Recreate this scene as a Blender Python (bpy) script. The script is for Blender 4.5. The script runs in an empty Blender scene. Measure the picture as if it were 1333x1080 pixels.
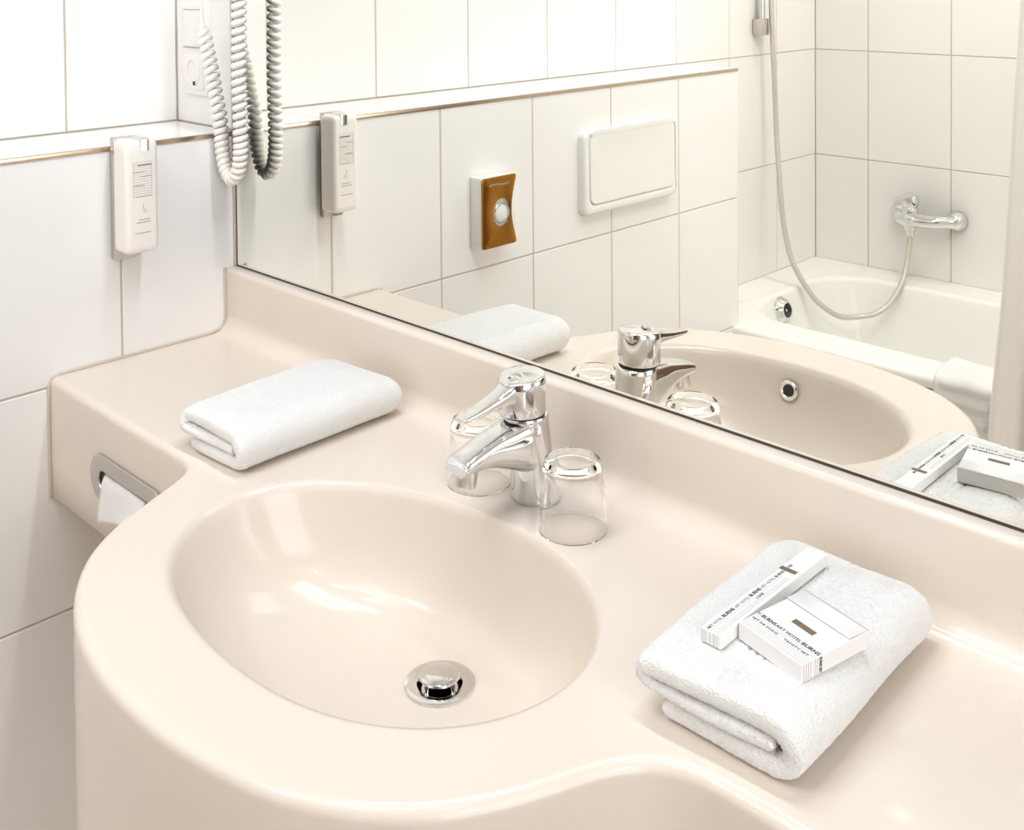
import bpy, bmesh, math, random
import numpy as np
from mathutils import Vector, Matrix, noise
random.seed(4); rng = np.random.default_rng(5)
S = bpy.context.scene
COL = S.collection
PI = math.pi

# ------------------------------------------------------------------ camera
CAM = (1.52293, -0.92074, 0.56021); YAW, PIT, ROL, F, CY = 0.77603, -0.0244, -0.0083, 1427.03, -2.7557
fw = Vector((-math.sin(YAW)*math.cos(PIT), math.cos(YAW)*math.cos(PIT), math.sin(PIT)))
r0 = Vector((math.cos(YAW), math.sin(YAW), 0)); u0 = r0.cross(fw)
rt = math.cos(ROL)*r0 + math.sin(ROL)*u0; up = -math.sin(ROL)*r0 + math.cos(ROL)*u0
cd = bpy.data.cameras.new('camera'); cam = bpy.data.objects.new('camera', cd); COL.objects.link(cam)
m = Matrix((rt, up, -fw)).transposed().to_4x4(); m.translation = CAM; cam.matrix_world = m
cd.sensor_fit = 'HORIZONTAL'; cd.sensor_width = 36; cd.lens = F/1333*36; cd.shift_y = (CY-540)/1333
cd.clip_start = 0.02
S.camera = cam
# ------------------------------------------------------------------ light
w = bpy.data.worlds.new('world'); S.world = w; w.use_nodes = True
w.node_tree.nodes['Background'].inputs[0].default_value = (1, .97, .93, 1)
w.node_tree.nodes['Background'].inputs[1].default_value = 0.3
EXPOSURE = 0.38
P_PANEL, P_SPOT, P_TUBE, P_FILL = 2.4, 1.0, 6.6, 5.4
S.view_settings.view_transform = 'Standard'; S.view_settings.look = 'None'
S.view_settings.exposure = EXPOSURE; S.view_settings.gamma = 1; S.view_settings.use_curve_mapping = False
S.cycles.max_bounces = 14; S.cycles.diffuse_bounces = 6; S.cycles.glossy_bounces = 8; S.cycles.transmission_bounces = 12
S.cycles.caustics_reflective = False; S.cycles.caustics_refractive = True; S.cycles.sample_clamp_indirect = 6; S.cycles.blur_glossy = 0.5

def area(name, loc, size, power, color=(1, .93, .85), shape='DISK', size_y=None, rot=(0, 0, 0)):
    l = bpy.data.lights.new(name, 'AREA'); l.energy = power; l.color = color; l.shape = shape; l.size = size
    if size_y: l.size_y = size_y
    o = bpy.data.objects.new(name, l); o.location = loc; o.rotation_euler = rot; COL.objects.link(o); return o
area('fill_panel_light', (0.75, -1.15, 1.545), .7, P_PANEL, (.88, .94, 1), 'SQUARE')  # added soft fill from overhead, fixture unseen
SPOTS = [(0.55, -0.62), (1.05, -0.62), (0.30, -1.70), (1.2, -1.70), (0.62, -1.22), (1.75, -.75)]
for i, (x, y) in enumerate(SPOTS): area('downlight_light', (x, y, 1.585), .055, P_SPOT*(.9, .9, 4.4, 4.2, .9, .9)[i], (.96, .97, .96))
area('mirror_light_light', (0.75, -0.10, 1.325), .9, P_TUBE, (.88, .94, 1), 'RECTANGLE', .05)

area('fill_light', (2.215, -.80, 0.45), 1.3, P_FILL, (.93, .955, .97), 'RECTANGLE', 0.95, rot=(0, math.pi/2, 0))  # added fill from the right wall, no such source known
# ------------------------------------------------------------------ materials
def mat(name, col, rough=.5, metal=0, ior=1.5, trans=0, coat=0, sheen=0, noise_amt=0, noise_scale=20, bump=0, bump_scale=200, emit=0, sub=0):
    mt = bpy.data.materials.new(name); mt.use_nodes = True; nt = mt.node_tree; b = nt.nodes['Principled BSDF']
    b.inputs['Base Color'].default_value = (*col, 1); b.inputs['Roughness'].default_value = rough; b.inputs['Metallic'].default_value = metal
    b.inputs['IOR'].default_value = ior; b.inputs['Transmission Weight'].default_value = trans; b.inputs['Coat Weight'].default_value = coat
    b.inputs['Coat Roughness'].default_value = .03
    b.inputs['Sheen Weight'].default_value = sheen
    if sub: b.inputs['Subsurface Weight'].default_value = sub; b.inputs['Subsurface Radius'].default_value = (.01, .008, .006)
    if emit: b.inputs['Emission Color'].default_value = (*col, 1); b.inputs['Emission Strength'].default_value = emit
    tc = None
    if noise_amt or bump:
        tc = nt.nodes.new('ShaderNodeTexCoord')
    if noise_amt:
        n = nt.nodes.new('ShaderNodeTexNoise'); n.inputs['Scale'].default_value = noise_scale; n.inputs['Detail'].default_value = 4
        nt.links.new(tc.outputs['Object'], n.inputs['Vector'])
        mx = nt.nodes.new('ShaderNodeMix'); mx.data_type = 'RGBA'
        mx.inputs['A'].default_value = (*[c*(1-noise_amt) for c in col], 1); mx.inputs['B'].default_value = (*[min(1, c*(1+noise_amt*.5)) for c in col], 1)
        nt.links.new(n.outputs['Fac'], mx.inputs['Factor']); nt.links.new(mx.outputs['Result'], b.inputs['Base Color'])
    if bump:
        n = nt.nodes.new('ShaderNodeTexNoise'); n.inputs['Scale'].default_value = bump_scale; n.inputs['Detail'].default_value = 3
        nt.links.new(tc.outputs['Object'], n.inputs['Vector'])
        bp = nt.nodes.new('ShaderNodeBump'); bp.inputs['Strength'].default_value = bump; bp.inputs['Distance'].default_value = .002
        nt.links.new(n.outputs['Fac'], bp.inputs['Height']); nt.links.new(bp.outputs['Normal'], b.inputs['Normal'])
    return mt
M = dict(
    tile=mat('tile', (.87, .858, .842), .20, ior=1.42, noise_amt=.012, noise_scale=3),
    bath_tile=mat('bath_tile', (.88, .86, .835), .20, ior=1.42, noise_amt=.012, noise_scale=3),
    grout=mat('grout', (.58, .515, .46), .9, noise_amt=.08, noise_scale=60),
    silicone=mat('silicone', (.58, .50, .43), .6),
    counter=mat('counter', (.765, .680, .600), .17, ior=1.42, noise_amt=.025, noise_scale=9, coat=.12),
    chrome=mat('chrome', (.74, .745, .745), .06, 1),
    satin=mat('satin', (.62, .58, .55), .28, 1),
    brown_reflect=mat('brown_reflect', (.46, .21, .04), .22, 1, noise_amt=.08, noise_scale=15),  # shiny dispenser front; the brown it reflects is put into the colour
    trim_metal=mat('trim_metal', (.62, .50, .38), .25, 1),  # chrome ledge strip; tan stands in for a brown reflection
    mirror=mat('mirror', (.98, .975, .92), 0.0, 1),
    mirror_edge=mat('mirror_edge', (.05, .04, .03), .4),
    glass=mat('glass', (1, 1, 1), 0.0, 0, 1.24, 1),
    terry=mat('terry', (.91, .90, .885), .95, sheen=.3, bump=1, bump_scale=600),
    pile=mat('pile', (.92, .905, .89), 1.0),
    plastic=mat('plastic', (.84, .83, .80), .25),
    cream=mat('cream', (.91, .865, .81), .28),
    cord=mat('cord', (.95, .92, .87), .5),
    paper=mat('paper', (.86, .85, .84), .6),
    ink=mat('ink', (.035, .025, .02), .6),
    ink_grey=mat('ink_grey', (.30, .27, .25), .6),
    brown=mat('brown', (.13, .09, .055), .5),
    enamel=mat('enamel', (.90, .885, .85), .14),
    dark=mat('dark', (.015, .012, .01), .5),
    hose=mat('hose', (.64, .59, .53), .35, .4),
    curtain=mat('curtain', (.90, .87, .83), .8, bump=.3, bump_scale=300),
    plaster=mat('plaster', (.86, .85, .84), .7, bump=.1),
    floor_tile=mat('floor_tile', (.72, .60, .49), .35, noise_amt=.08, noise_scale=8),
    wood=mat('wood', (.16, .07, .025), .35, noise_amt=.3, noise_scale=6),
    lamp=mat('lamp', (.97, .98, .985), .5, emit=1.3),
    bag=mat('bag', (.85, .85, .84), .4, bump=.6, bump_scale=80),
)
# ------------------------------------------------------------------ helpers
def link(name, me, material, parent=None):
    o = bpy.data.objects.new(name, me)
    if material is not None and not me.materials: me.materials.append(material)
    COL.objects.link(o)
    if parent is not None: o.parent = parent
    return o
def mesh(name, V, Fc, material, parent=None, smooth=True, sharp=None):
    me = bpy.data.meshes.new(name); me.from_pydata([tuple(map(float, v)) for v in V], [], [tuple(map(int, f)) for f in Fc]); me.update()
    o = link(name, me, material, parent); shade(me, smooth, sharp); return o
def shade(me, smooth=True, sharp=None):
    me.polygons.foreach_set('use_smooth', [smooth]*len(me.polygons))
    if sharp and smooth: me.set_sharp_from_angle(angle=math.radians(sharp))
    me.update()
def bobj(name, bm, material, parent=None, smooth=True, sharp=35):
    bmesh.ops.recalc_face_normals(bm, faces=bm.faces)
    me = bpy.data.meshes.new(name); bm.to_mesh(me); bm.free(); shade(me, smooth, sharp); return link(name, me, material, parent)
def add_box(bm, lo, hi, bev=0, seg=2, mtx=None):
    lo, hi = Vector(lo), Vector(hi)
    r = bmesh.ops.create_cube(bm, size=1); vs = r['verts']
    bmesh.ops.scale(bm, vec=hi-lo, verts=vs); bmesh.ops.translate(bm, vec=(lo+hi)/2, verts=vs)
    if bev:
        es = list({e for v in vs for e in v.link_edges})
        rr = bmesh.ops.bevel(bm, geom=es, offset=bev, segments=seg, profile=.5, affect='EDGES'); vs = list({v for f in rr['faces'] for v in f.verts} | {v for v in vs if v.is_valid})
    if mtx is not None: bmesh.ops.transform(bm, matrix=mtx, verts=vs)
    return vs
def box(name, lo, hi, material, parent=None, bev=0, seg=2):
    bm = bmesh.new(); add_box(bm, lo, hi, bev, seg); return bobj(name, bm, material, parent)
def empty(name, loc, label, cat, group=None, rz=0):
    o = bpy.data.objects.new(name, None); o.location = loc; o.rotation_euler = (0, 0, rz); COL.objects.link(o); o.empty_display_size = .05
    o['label'] = label; o['category'] = cat
    if group: o['group'] = group
    return o
def tag(o, label, cat, group=None):
    o['label'] = label; o['category'] = cat
    if group: o['group'] = group
    return o
def struct(o): o['kind'] = 'structure'; return o
def spline(P, n, closed=False):
    """Catmull-Rom through P, resampled to n points by arc length"""
    P = np.array(P, float); k = len(P); out = []
    segs = k if closed else k-1
    for i in range(segs):
        g = (lambda j: P[j % k]) if closed else (lambda j: P[min(max(j, 0), k-1)])
        p0, p1, p2, p3 = g(i-1), g(i), g(i+1), g(i+2)
        for t in np.linspace(0, 1, 24, endpoint=False):
            out.append(.5*((2*p1)+(-p0+p2)*t+(2*p0-5*p1+4*p2-p3)*t*t+(-p0+3*p1-3*p2+p3)*t**3))
    out.append(P[0] if closed else P[-1]); out = np.array(out)
    return resample(out, n, closed)
def resample(out, n, closed=False):
    d = np.r_[0, np.cumsum(np.linalg.norm(np.diff(out, axis=0), axis=1))]
    s = np.linspace(0, d[-1], n+1)[:-1] if closed else np.linspace(0, d[-1], n)
    return np.stack([np.interp(s, d, out[:, c]) for c in range(out.shape[1])], 1)
def rings(R, closed_ring=True, cap0=False, cap1=False):
    """R: list of equally long rings of 3D points -> verts, faces"""
    V = [p for r in R for p in r]; n = len(R[0]); Fc = []
    for i in range(len(R)-1):
        for j in range(n if closed_ring else n-1):
            a, b = i*n+j, i*n+(j+1) % n
            Fc.append((a, b, b+n, a+n))
    if cap0: Fc.append(tuple(range(n))[::-1])
    if cap1: Fc.append(tuple(range((len(R)-1)*n, len(R)*n)))
    return V, Fc
def add_VF(bm, V, Fc):
    vs = [bm.verts.new(tuple(map(float, v))) for v in V]
    for f in Fc:
        try: bm.faces.new([vs[i] for i in f])
        except ValueError: pass
    return vs
def lathe_VF(prof, seg=48, mtx=None):
    """prof: (r,z) list; r=0 ends are closed"""
    R = []
    for r, z in prof:
        R.append([(max(r, 1e-6)*math.cos(2*PI*k/seg), max(r, 1e-6)*math.sin(2*PI*k/seg), z) for k in range(seg)])
    V, Fc = rings(R)
    if mtx is not None: V = [tuple(mtx @ Vector(v)) for v in V]
    return V, Fc
def lathe(name, prof, material, parent=None, loc=(0, 0, 0), axis=(0, 0, 1), seg=48, sharp=35, scale=(1, 1, 1)):
    q = Vector((0, 0, 1)).rotation_difference(Vector(axis)).to_matrix().to_4x4()
    mtx = Matrix.Translation(loc) @ q @ Matrix.Diagonal((*scale, 1))
    V, Fc = lathe_VF(prof, seg, mtx); bm = bmesh.new(); add_VF(bm, V, Fc); bmesh.ops.remove_doubles(bm, verts=bm.verts, dist=1e-5)
    return bobj(name, bm, material, parent, sharp=sharp)
def tube_VF(P, r, seg=8, caps=True):
    P = [Vector(p) for p in P]; n = len(P)
    T = [(P[min(i+1, n-1)]-P[max(i-1, 0)]).normalized() for i in range(n)]
    a = Vector((0, 0, 1)) if abs(T[0].z) < .9 else Vector((1, 0, 0)); N = (a-T[0]*a.dot(T[0])).normalized(); R = []
    for i in range(n):
        N = (N-T[i]*N.dot(T[i])).normalized(); B = T[i].cross(N); rr = r[i] if hasattr(r, '__len__') else r
        R.append([P[i]+(N*math.cos(2*PI*k/seg)+B*math.sin(2*PI*k/seg))*rr for k in range(seg)])
    return rings(R, True, caps, caps)
def tube(name, P, r, material, parent=None, seg=8):
    bm = bmesh.new(); add_VF(bm, *tube_VF(P, r, seg)); return bobj(name, bm, material, parent, sharp=60)
def rrect(w, h, r, k=6):
    """rounded rectangle outline centred at 0, CCW"""
    r = min(r, w/2-1e-5, h/2-1e-5); o = []
    for cx, cy, a0 in ((w/2-r, h/2-r, 0), (-w/2+r, h/2-r, PI/2), (-w/2+r, -h/2+r, PI), (w/2-r, -h/2+r, 1.5*PI)):
        for i in range(k+1):
            a = a0+PI/2*i/k; o.append((cx+r*math.cos(a), cy+r*math.sin(a)))
    return o
def plate(name, outline, t, material, parent, mtx, bev=.0015, hole=None, seg=3):
    """2D outline extruded t along local z with rounded front edge, optional hole outline"""
    bm = bmesh.new(); o = np.array(outline)
    def off(P, d):
        P = np.array(P); a = np.roll(P, 1, 0); b = np.roll(P, -1, 0); tv = b-a; tv /= np.linalg.norm(tv, axis=1)[:, None]+1e-12
        return P-np.stack([tv[:, 1], -tv[:, 0]], 1)*d
    R = [[(x, y, 0) for x, y in o]]
    for i in range(seg+1):
        a = PI/2*i/seg; R.append([(x, y, t-bev+bev*math.sin(a)) for x, y in off(o, bev*(1-math.cos(a)))])
    if hole is None:
        V, Fc = rings(R, True, True, True)
    else:
        h = np.array(hole)
        assert len(h) == len(o)
        for i in range(seg+1):
            a = PI/2*i/seg; R.append([(x, y, t-bev+bev*math.cos(a)) for x, y in off(h, -bev*(1-math.sin(a)))])
        R.append([(x, y, 0) for x, y in h]); R.append(R[0])
        V, Fc = rings(R)
    V = [tuple(mtx @ Vector(v)) for v in V]; add_VF(bm, V, Fc); bmesh.ops.remove_doubles(bm, verts=bm.verts, dist=1e-6)
    return bobj(name, bm, material, parent, sharp=50)
def frame(origin, ex, ey, ez):
    m = Matrix((Vector(ex), Vector(ey), Vector(ez))).transposed().to_4x4(); m.translation = origin; return m
def text(name, s, size, mtx, material, parent, sx=1, extrude=.00012, bold=0, spacing=1):
    c = bpy.data.curves.new(name, 'FONT'); c.body = s; c.size = size; c.extrude = extrude; c.offset = bold; c.space_character = spacing; c.resolution_u = 3
    o = bpy.data.objects.new(name, c); COL.objects.link(o)
    dg = bpy.context.evaluated_depsgraph_get(); me = bpy.data.meshes.new_from_object(o.evaluated_get(dg)); bpy.data.objects.remove(o)
    me.transform(mtx @ Matrix.Diagonal((sx, 1, 1, 1))); me.materials.clear(); return link(name, me, material, parent)

# ------------------------------------------------------------------ room shell
CEIL, FLOOR, XR, YF, XL = 1.6, -.85, 2.3, -2.16, -.185
HL = .3113                      # top of the half-height left wall
ZJ = [-.85, -.6597, -.3371, -.0145, HL, .6339, .9565, 1.279, 1.6]
G = .0016; TT = .007
_tile_cache = {}
def tile_mesh(w, h, material):
    k = (round(w, 4), round(h, 4), material.name)
    if k not in _tile_cache:
        bm = bmesh.new(); add_box(bm, (-w/2+G, -h/2+G, -TT), (w/2-G, h/2-G, 0), .0009, 1)
        bmesh.ops.recalc_face_normals(bm, faces=bm.faces)
        me = bpy.data.meshes.new('tile'); bm.to_mesh(me); bm.free(); me.materials.append(material); _tile_cache[k] = me
    return _tile_cache[k]
def tiles(parent, origin, eu, ev, us, vs, material, skip=None):
    """tiles on plane origin+u*eu+v*ev; surface on the plane, normal eu x ev"""
    eu, ev = Vector(eu), Vector(ev); n = eu.cross(ev)
    for i in range(len(us)-1):
        for j in range(len(vs)-1):
            if skip and skip((us[i]+us[i+1])/2, (vs[j]+vs[j+1])/2): continue
            w_, h_ = us[i+1]-us[i], vs[j+1]-vs[j]
            if w_ < .006 or h_ < .006: continue
            o = link('tile', tile_mesh(w_, h_, material), None, parent)
            o.matrix_local = frame(Vector(origin)+eu*(us[i]+us[i+1])/2+ev*(vs[j]+vs[j+1])/2+n*random.uniform(-.00015, .00015), eu, ev, n)
JR = .0012                      # joint recess
struct(box('floor', (XL-.1, YF-.1, FLOOR-.1), (XR+.1, .1, FLOOR), M['floor_tile']))
struct(box('ceiling', (XL-.1, YF-.1, CEIL), (XR+.1, .1, CEIL+.1), M['plaster']))
# half-height left wall (pre-wall) with ledge
yj = [-1.4374, -1.1874, -.9374, -.6874, -.4374, -.1874, 0.004]
wl = struct(box('wall_left_lower', (XL+.0, -1.4374+JR, FLOOR), (-JR, .006, HL-JR), M['grout']))
tiles(wl, (0, 0, 0), (0, 1, 0), (0, 0, 1), yj, ZJ[:5], M['tile'])
tiles(wl, (0, 0, HL), (1, 0, 0), (0, 1, 0), [XL+.002, -.002], [y for y in yj], M['tile'])
tiles(wl, (0, -1.4374, 0), (1, 0, 0), (0, 0, 1), [XL, -.001], ZJ[2:5], M['tile'])
# full-height left wall behind
yk = [YF, -1.9344, -1.6844, -1.4344, -1.1844, -.9344, -.6844, -.4344, -.1844, .006]
wu = struct(box('wall_left', (XL-.1, YF-.1, FLOOR), (XL-JR, .1, CEIL), M['grout']))
tiles(wu, (XL, 0, 0), (0, 1, 0), (0, 0, 1), yk, ZJ, M['bath_tile'], skip=lambda u, v: u > -1.4374 and v < HL)
# mirror wall
wb = struct(box('wall_back', (XL-.1, .006+JR, FLOOR), (XR+.1, .1, CEIL), M['grout']))
tiles(wb, (0, .006, 0), (1, 0, 0), (0, 0, 1), [XL+.001, -.0005], ZJ[4:], M['tile'])
tiles(wb, (0, .006, 0), (1, 0, 0), (0, 0, 1), [0.0]+[.25*k for k in range(1, 10)]+[XR], [-.85, -.6597, -.3371], M['tile'])
tiles(wb, (0, .006, 0), (1, 0, 0), (0, 0, 1), [0.0]+[.25*k for k in range(1, 10)]+[XR], [1.279, 1.6], M['tile'])
# wall behind the bath
xj = [XL]+[-.0107+.25*k for k in range(0, 10)]+[XR]
wf = struct(box('wall_front', (XL-.1, YF-.1, FLOOR), (XR+.1, YF-JR, CEIL), M['grout']))
tiles(wf, (0, YF, 0), (-1, 0, 0), (0, 0, 1), [-x for x in xj[::-1]], ZJ, M['bath_tile'])
wr = struct(box('wall_right', (XR, YF-.1, FLOOR), (XR+.1, .1, CEIL), M['plaster']))
# stub wall closing the bath
ws = struct(box('wall_bath_end', (1.62, YF, FLOOR), (1.70, -1.44, CEIL), M['plaster']))
# added door leaf, unseen, so the chrome has something brown to reflect
dr = struct(box('added_door_1', (1.00, -1.325, FLOOR+.008), (1.72, -1.285, 1.15), M['wood'], bev=.002))
for a, b, c, d in ((1.07, 1.33, -.70, .05), (1.39, 1.65, -.70, .05), (1.07, 1.33, .15, 1.05), (1.39, 1.65, .15, 1.05)):
    box('added_door_panel', (a, -1.286, c), (b, -1.279, d), M['wood'], dr, bev=.003)
tube('added_door_handle', [(1.06, -1.285, .10), (1.06, -1.235, .10), (1.08, -1.23, .10), (1.17, -1.23, .10)], .009, M['chrome'], dr)
wn = struct(box('fill_window_1', (XR-.012, -1.32, -.22), (XR-.001, -.28, 1.12), M['plastic'], bev=.001))  # added window, unseen; its glowing pane helps light the room
box('fill_pane', (XR-.016, -1.28, -.18), (XR-.0125, -.32, 1.08), M['lamp'], wn)
for a, b, c, d in ((-1.32, -1.28, -.22, 1.12), (-.32, -.28, -.22, 1.12), (-1.28, -.32, -.22, -.18), (-1.28, -.32, 1.08, 1.12), (-.81, -.79, -.18, 1.08)):
    box('fill_frame', (XR-.045, a, c), (XR-.0125, b, d), M['plastic'], wn, bev=.003)
# metal edge strip on the ledge and silicone seams
t1 = struct(box('trim_1', (-.005, -1.4390, HL-.0065), (.0018, .0035, HL+.0008), M['trim_metal'], bev=.0008))
t2 = struct(box('trim_2', (-.0055, -1.4390, -.335), (.0005, -1.4340, HL-.008), M['plastic'], bev=.0006))

# ------------------------------------------------------------------ ceiling lamps
pl = empty('fill_panel', (.75, -1.15, CEIL), 'added square white fill panel, unseen, above the middle of the room', 'ceiling light')  # added panel out of view, there for soft fill
for n_, lo, hi, mm in (('housing', (-.39, -.39, -.05), (.39, .39, -.001), 'plastic'),):
    box(n_, lo, hi, M[mm], pl, bev=.004)
box('diffuser', (-.355, -.355, -.054), (.355, .355, -.0505), M['lamp'], pl)
for i, (x, y) in enumerate(SPOTS):
    d = empty('downlight', (x, y, CEIL), ['round recessed downlight over the left of the basin', 'round recessed downlight over the right of the counter', 'round recessed downlight over the left of the bathtub', 'round recessed downlight over the right of the bathtub', 'round recessed downlight in the middle of the ceiling', 'round recessed downlight nearest the added door leaf'][i], 'downlight', 'recessed downlights in the ceiling')
    lathe('ring', [(.045, -.001), (.045, -.010), (.058, -.012), (.062, -.008), (.062, -.001)], M['chrome'], d)
    lathe('lens', [(0, -.003), (.044, -.003), (.044, -.008), (0, -.008)], M['lamp'], d)
ml = empty('mirror_light', (.75, .006, 1.35), 'long white lamp mounted on the tiles above the mirror', 'lamp')
box('housing', (-.5, -.07, -.015), (.5, -.0005, .03), M['plastic'], ml, bev=.004)
box('diffuser', (-.48, -.125, -.012), (.48, -.0705, .02), M['lamp'], ml, bev=.004)

# ------------------------------------------------------------------ mirror
mr = empty('wall_mirror', (0, 0, .0992), 'large frameless wall mirror above the counter backsplash', 'mirror')
box('glass', (.0075, .0, .0022), (XR-.01, .0055, 1.18), M['mirror'], mr)
box('edge_strip', (.0055, -.0004, .0), (.0075, .0055, 1.18), M['mirror_edge'], mr)
box('edge_strip', (.0055, -.0004, -.0002), (XR-.01, .0055, .0022), M['mirror_edge'], mr)
box('edge_profile', (.0005, -.003, .0), (.0055, .0055, 1.18), M['silicone'], mr, bev=.0007)

# ------------------------------------------------------------------ vanity counter with integrated basin
van = empty('vanity_counter', (0, 0, 0), 'beige glossy vanity counter with bulging built-in oval washbasin and low backsplash', 'washbasin counter')
front = [(.0008, -.295), (.12, -.295), (.24, -.295), (.33, -.2945), (.368, -.2955), (.389, -.303), (.407, -.325), (.429, -.369), (.454, -.418), (.494, -.466), (.550, -.503), (.618, -.528),
         (.690, -.539), (.766, -.538), (.83, -.528), (.889, -.511), (.939, -.484), (.978, -.449), (1.004, -.409), (1.021, -.372), (1.035, -.339), (1.055, -.3125), (1.083, -.298), (1.12, -.295), (1.2, -.295), (1.4, -.295), (XR-.002, -.295)]
FC = spline(front, 420)
tan = np.gradient(FC, axis=0); tan /= np.linalg.norm(tan, axis=1)[:, None]; nin = np.stack([-tan[:, 1], tan[:, 0]], 1)   # inward (+y)
RR = .0105
inner = np.array([(.5716, -.4214), (.5192, -.379), (.4938, -.3155), (.5016, -.2639), (.5478, -.2052), (.6264, -.1632), (.7246, -.1435), (.8137, -.1476), (.8875, -.1772), (.9369, -.2246), (.9537, -.2648), (.9535, -.3188), (.9369, -.3681), (.9034, -.4071), (.8476, -.440), (.7742, -.4547), (.6831, -.4541)])
c0 = np.array((.725, -.300)); dv = inner-c0; th = np.arctan2(dv[:, 1], dv[:, 0]); rr_ = np.hypot(dv[:, 0], dv[:, 1])
A_ = lambda t: np.stack([np.ones_like(t)]+[f(k*t) for k in (1, 2, 3, 4) for f in (np.cos, np.sin)], 1)
cf = np.linalg.lstsq(np.vstack([A_(th), np.eye(9)*.02]), np.r_[1/rr_, np.zeros(9)], rcond=None)[0]
NB = 192; tb = np.linspace(0, 2*PI, NB, endpoint=False); ri = 1/(A_(tb) @ cf)
RIM = c0+np.stack([np.cos(tb), np.sin(tb)], 1)*ri[:, None]
DR = np.array((.7475, -.237)); DRr = .0285; DZ = -.120
drp = DR+np.stack([np.cos(tb), np.sin(tb)], 1)*DRr
prof = spline([(-.045, 0), (-.02, 0), (0, -.0007), (.018, -.005), (.04, -.017), (.085, -.041), (.16, -.069), (.28, -.093), (.45, -.109), (.68, -.117), (.9, -.1197), (1, DZ)], 44)
def basin_pt(i, f): return RIM[i]+(drp[i]-RIM[i])*f
bm = bmesh.new()
def vring(P3): return [bm.verts.new(tuple(map(float, p))) for p in P3]
def bridge(a, b, closed):
    n = len(a)
    for j in range(n if closed else n-1):
        k = (j+1) % n; bm.faces.new((a[j], a[k], b[k], b[j]))
prev = None
for f, z in prof:
    r = vring([(*basin_pt(i, f), z) for i in range(NB)])
    if prev: bridge(prev, r, True)
    else: rim_loop = r
    prev = r
# drain well under the flange
for dr_, z in ((DRr-.001, DZ-.004), (DRr-.001, DZ-.05)):
    r = vring([(*(DR+(np.array((math.cos(t), math.sin(t))))*dr_), z) for t in tb]); bridge(prev, r, True); prev = r
bm.faces.new(prev)
# rounded front edge and apron
dep = .169+.10*np.clip((-FC[:, 1]-.30)/.05, 0, 1)**1.0
loops = []
for d_ in (.03, .004): loops.append([(*(FC[i]+nin[i]*(RR+d_)), 0) for i in range(len(FC))])
loops = loops[1:]
for a in np.linspace(0, PI/2, 8): loops.append([(*(FC[i]+nin[i]*RR*(1-math.sin(a))), -RR*(1-math.cos(a))) for i in range(len(FC))])
loops.append([(*FC[i], -.04) for i in range(len(FC))])
for g in (.3, .6, .97): loops.append([(*(FC[i]), -dep[i]*g-(1-g)*.04) for i in range(len(FC))])
loops.append([(*(FC[i]+nin[i]*.004), -dep[i]) for i in range(len(FC))])
prev = None
for L in loops:
    r = vring(L)
    if prev: bridge(prev, r, False)
    else: top_loop = r
    prev = r
under = prev
# backsplash, coved
X0, X1 = .0008, XR-.002
CR = .026; bp = [(-.017-CR-.004, 0)]+[(-.017-CR+CR*math.sin(a), CR-CR*math.cos(a)) for a in np.linspace(0, PI/2, 9)]+[(-.017, .05), (-.017, .0985-.007)]+[(-.017+.007*(1-math.cos(a)), .0985-.007+.007*math.sin(a)) for a in np.linspace(.15, PI/2, 6)]+[(.0048, .0985), (.0048, -.169)]
xs = np.linspace(X0, X1, 60); prev = None; first = None
for (y, z) in bp:
    r = vring([(x, y, z) for x in xs])
    if prev: bridge(prev, r, False)
    else: back_loop = r
    prev = r
# flat top between: front inner loop, back loop, rim hole
es = []
def ring_edges(L, closed):
    for j in range(len(L) if closed else len(L)-1):
        a, b = L[j], L[(j+1) % len(L)]; e = bm.edges.get((a, b)) or bm.edges.new((a, b)); es.append(e)
ring_edges(rim_loop, True); ring_edges(top_loop, False); ring_edges(back_loop, False)
es.append(bm.edges.new((top_loop[0], back_loop[0]))); es.append(bm.edges.new((top_loop[-1], back_loop[-1])))
bmesh.ops.triangle_fill(bm, use_beauty=True, use_dissolve=False, edges=es)
# ends
bmesh.ops.recalc_face_normals(bm, faces=bm.faces)
ct = bobj('countertop', bm, M['counter'], van, sharp=70)
# underside board, drain flange, plug, overflow
fl = lathe('drain_flange', [(.0205, -.03), (.0205, -.002), (.022, .0008), (.030, .0020), (.0335, .0012), (.0345, -.0015)], M['chrome'], van, (DR[0], DR[1], DZ+.0008), seg=64)
pg = lathe('drain_plug', [(0, .0118), (.009, .0116), (.015, .0108), (.0185, .0096), (.0195, .0082), (.0185, .0070), (.0, .0066)], M['chrome'], van, (DR[0], DR[1], DZ+.0), seg=64)
lathe('stem', [(0, .0075), (.003, .0075), (.003, -.03), (0, -.03)], M['chrome'], pg, (DR[0], DR[1], DZ))
for a in (.3, 2.4, 4.5): lathe('fin', [(0, .0075), (.0022, .0075), (.0022, -.012), (0, -.012)], M['chrome'], pg, (DR[0]+.0135*math.cos(a), DR[1]+.0135*math.sin(a), DZ), seg=12)
lathe('plug_ring', [(.0145, -.006), (.0175, -.006), (.0175, -.0035), (.0145, -.0035), (.0145, -.006)], M['chrome'], pg, (DR[0], DR[1], DZ))
lathe('well', [(0, -.045), (.0200, -.045), (.0200, -.004)], M['dark'], fl, (DR[0], DR[1], DZ))
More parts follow.
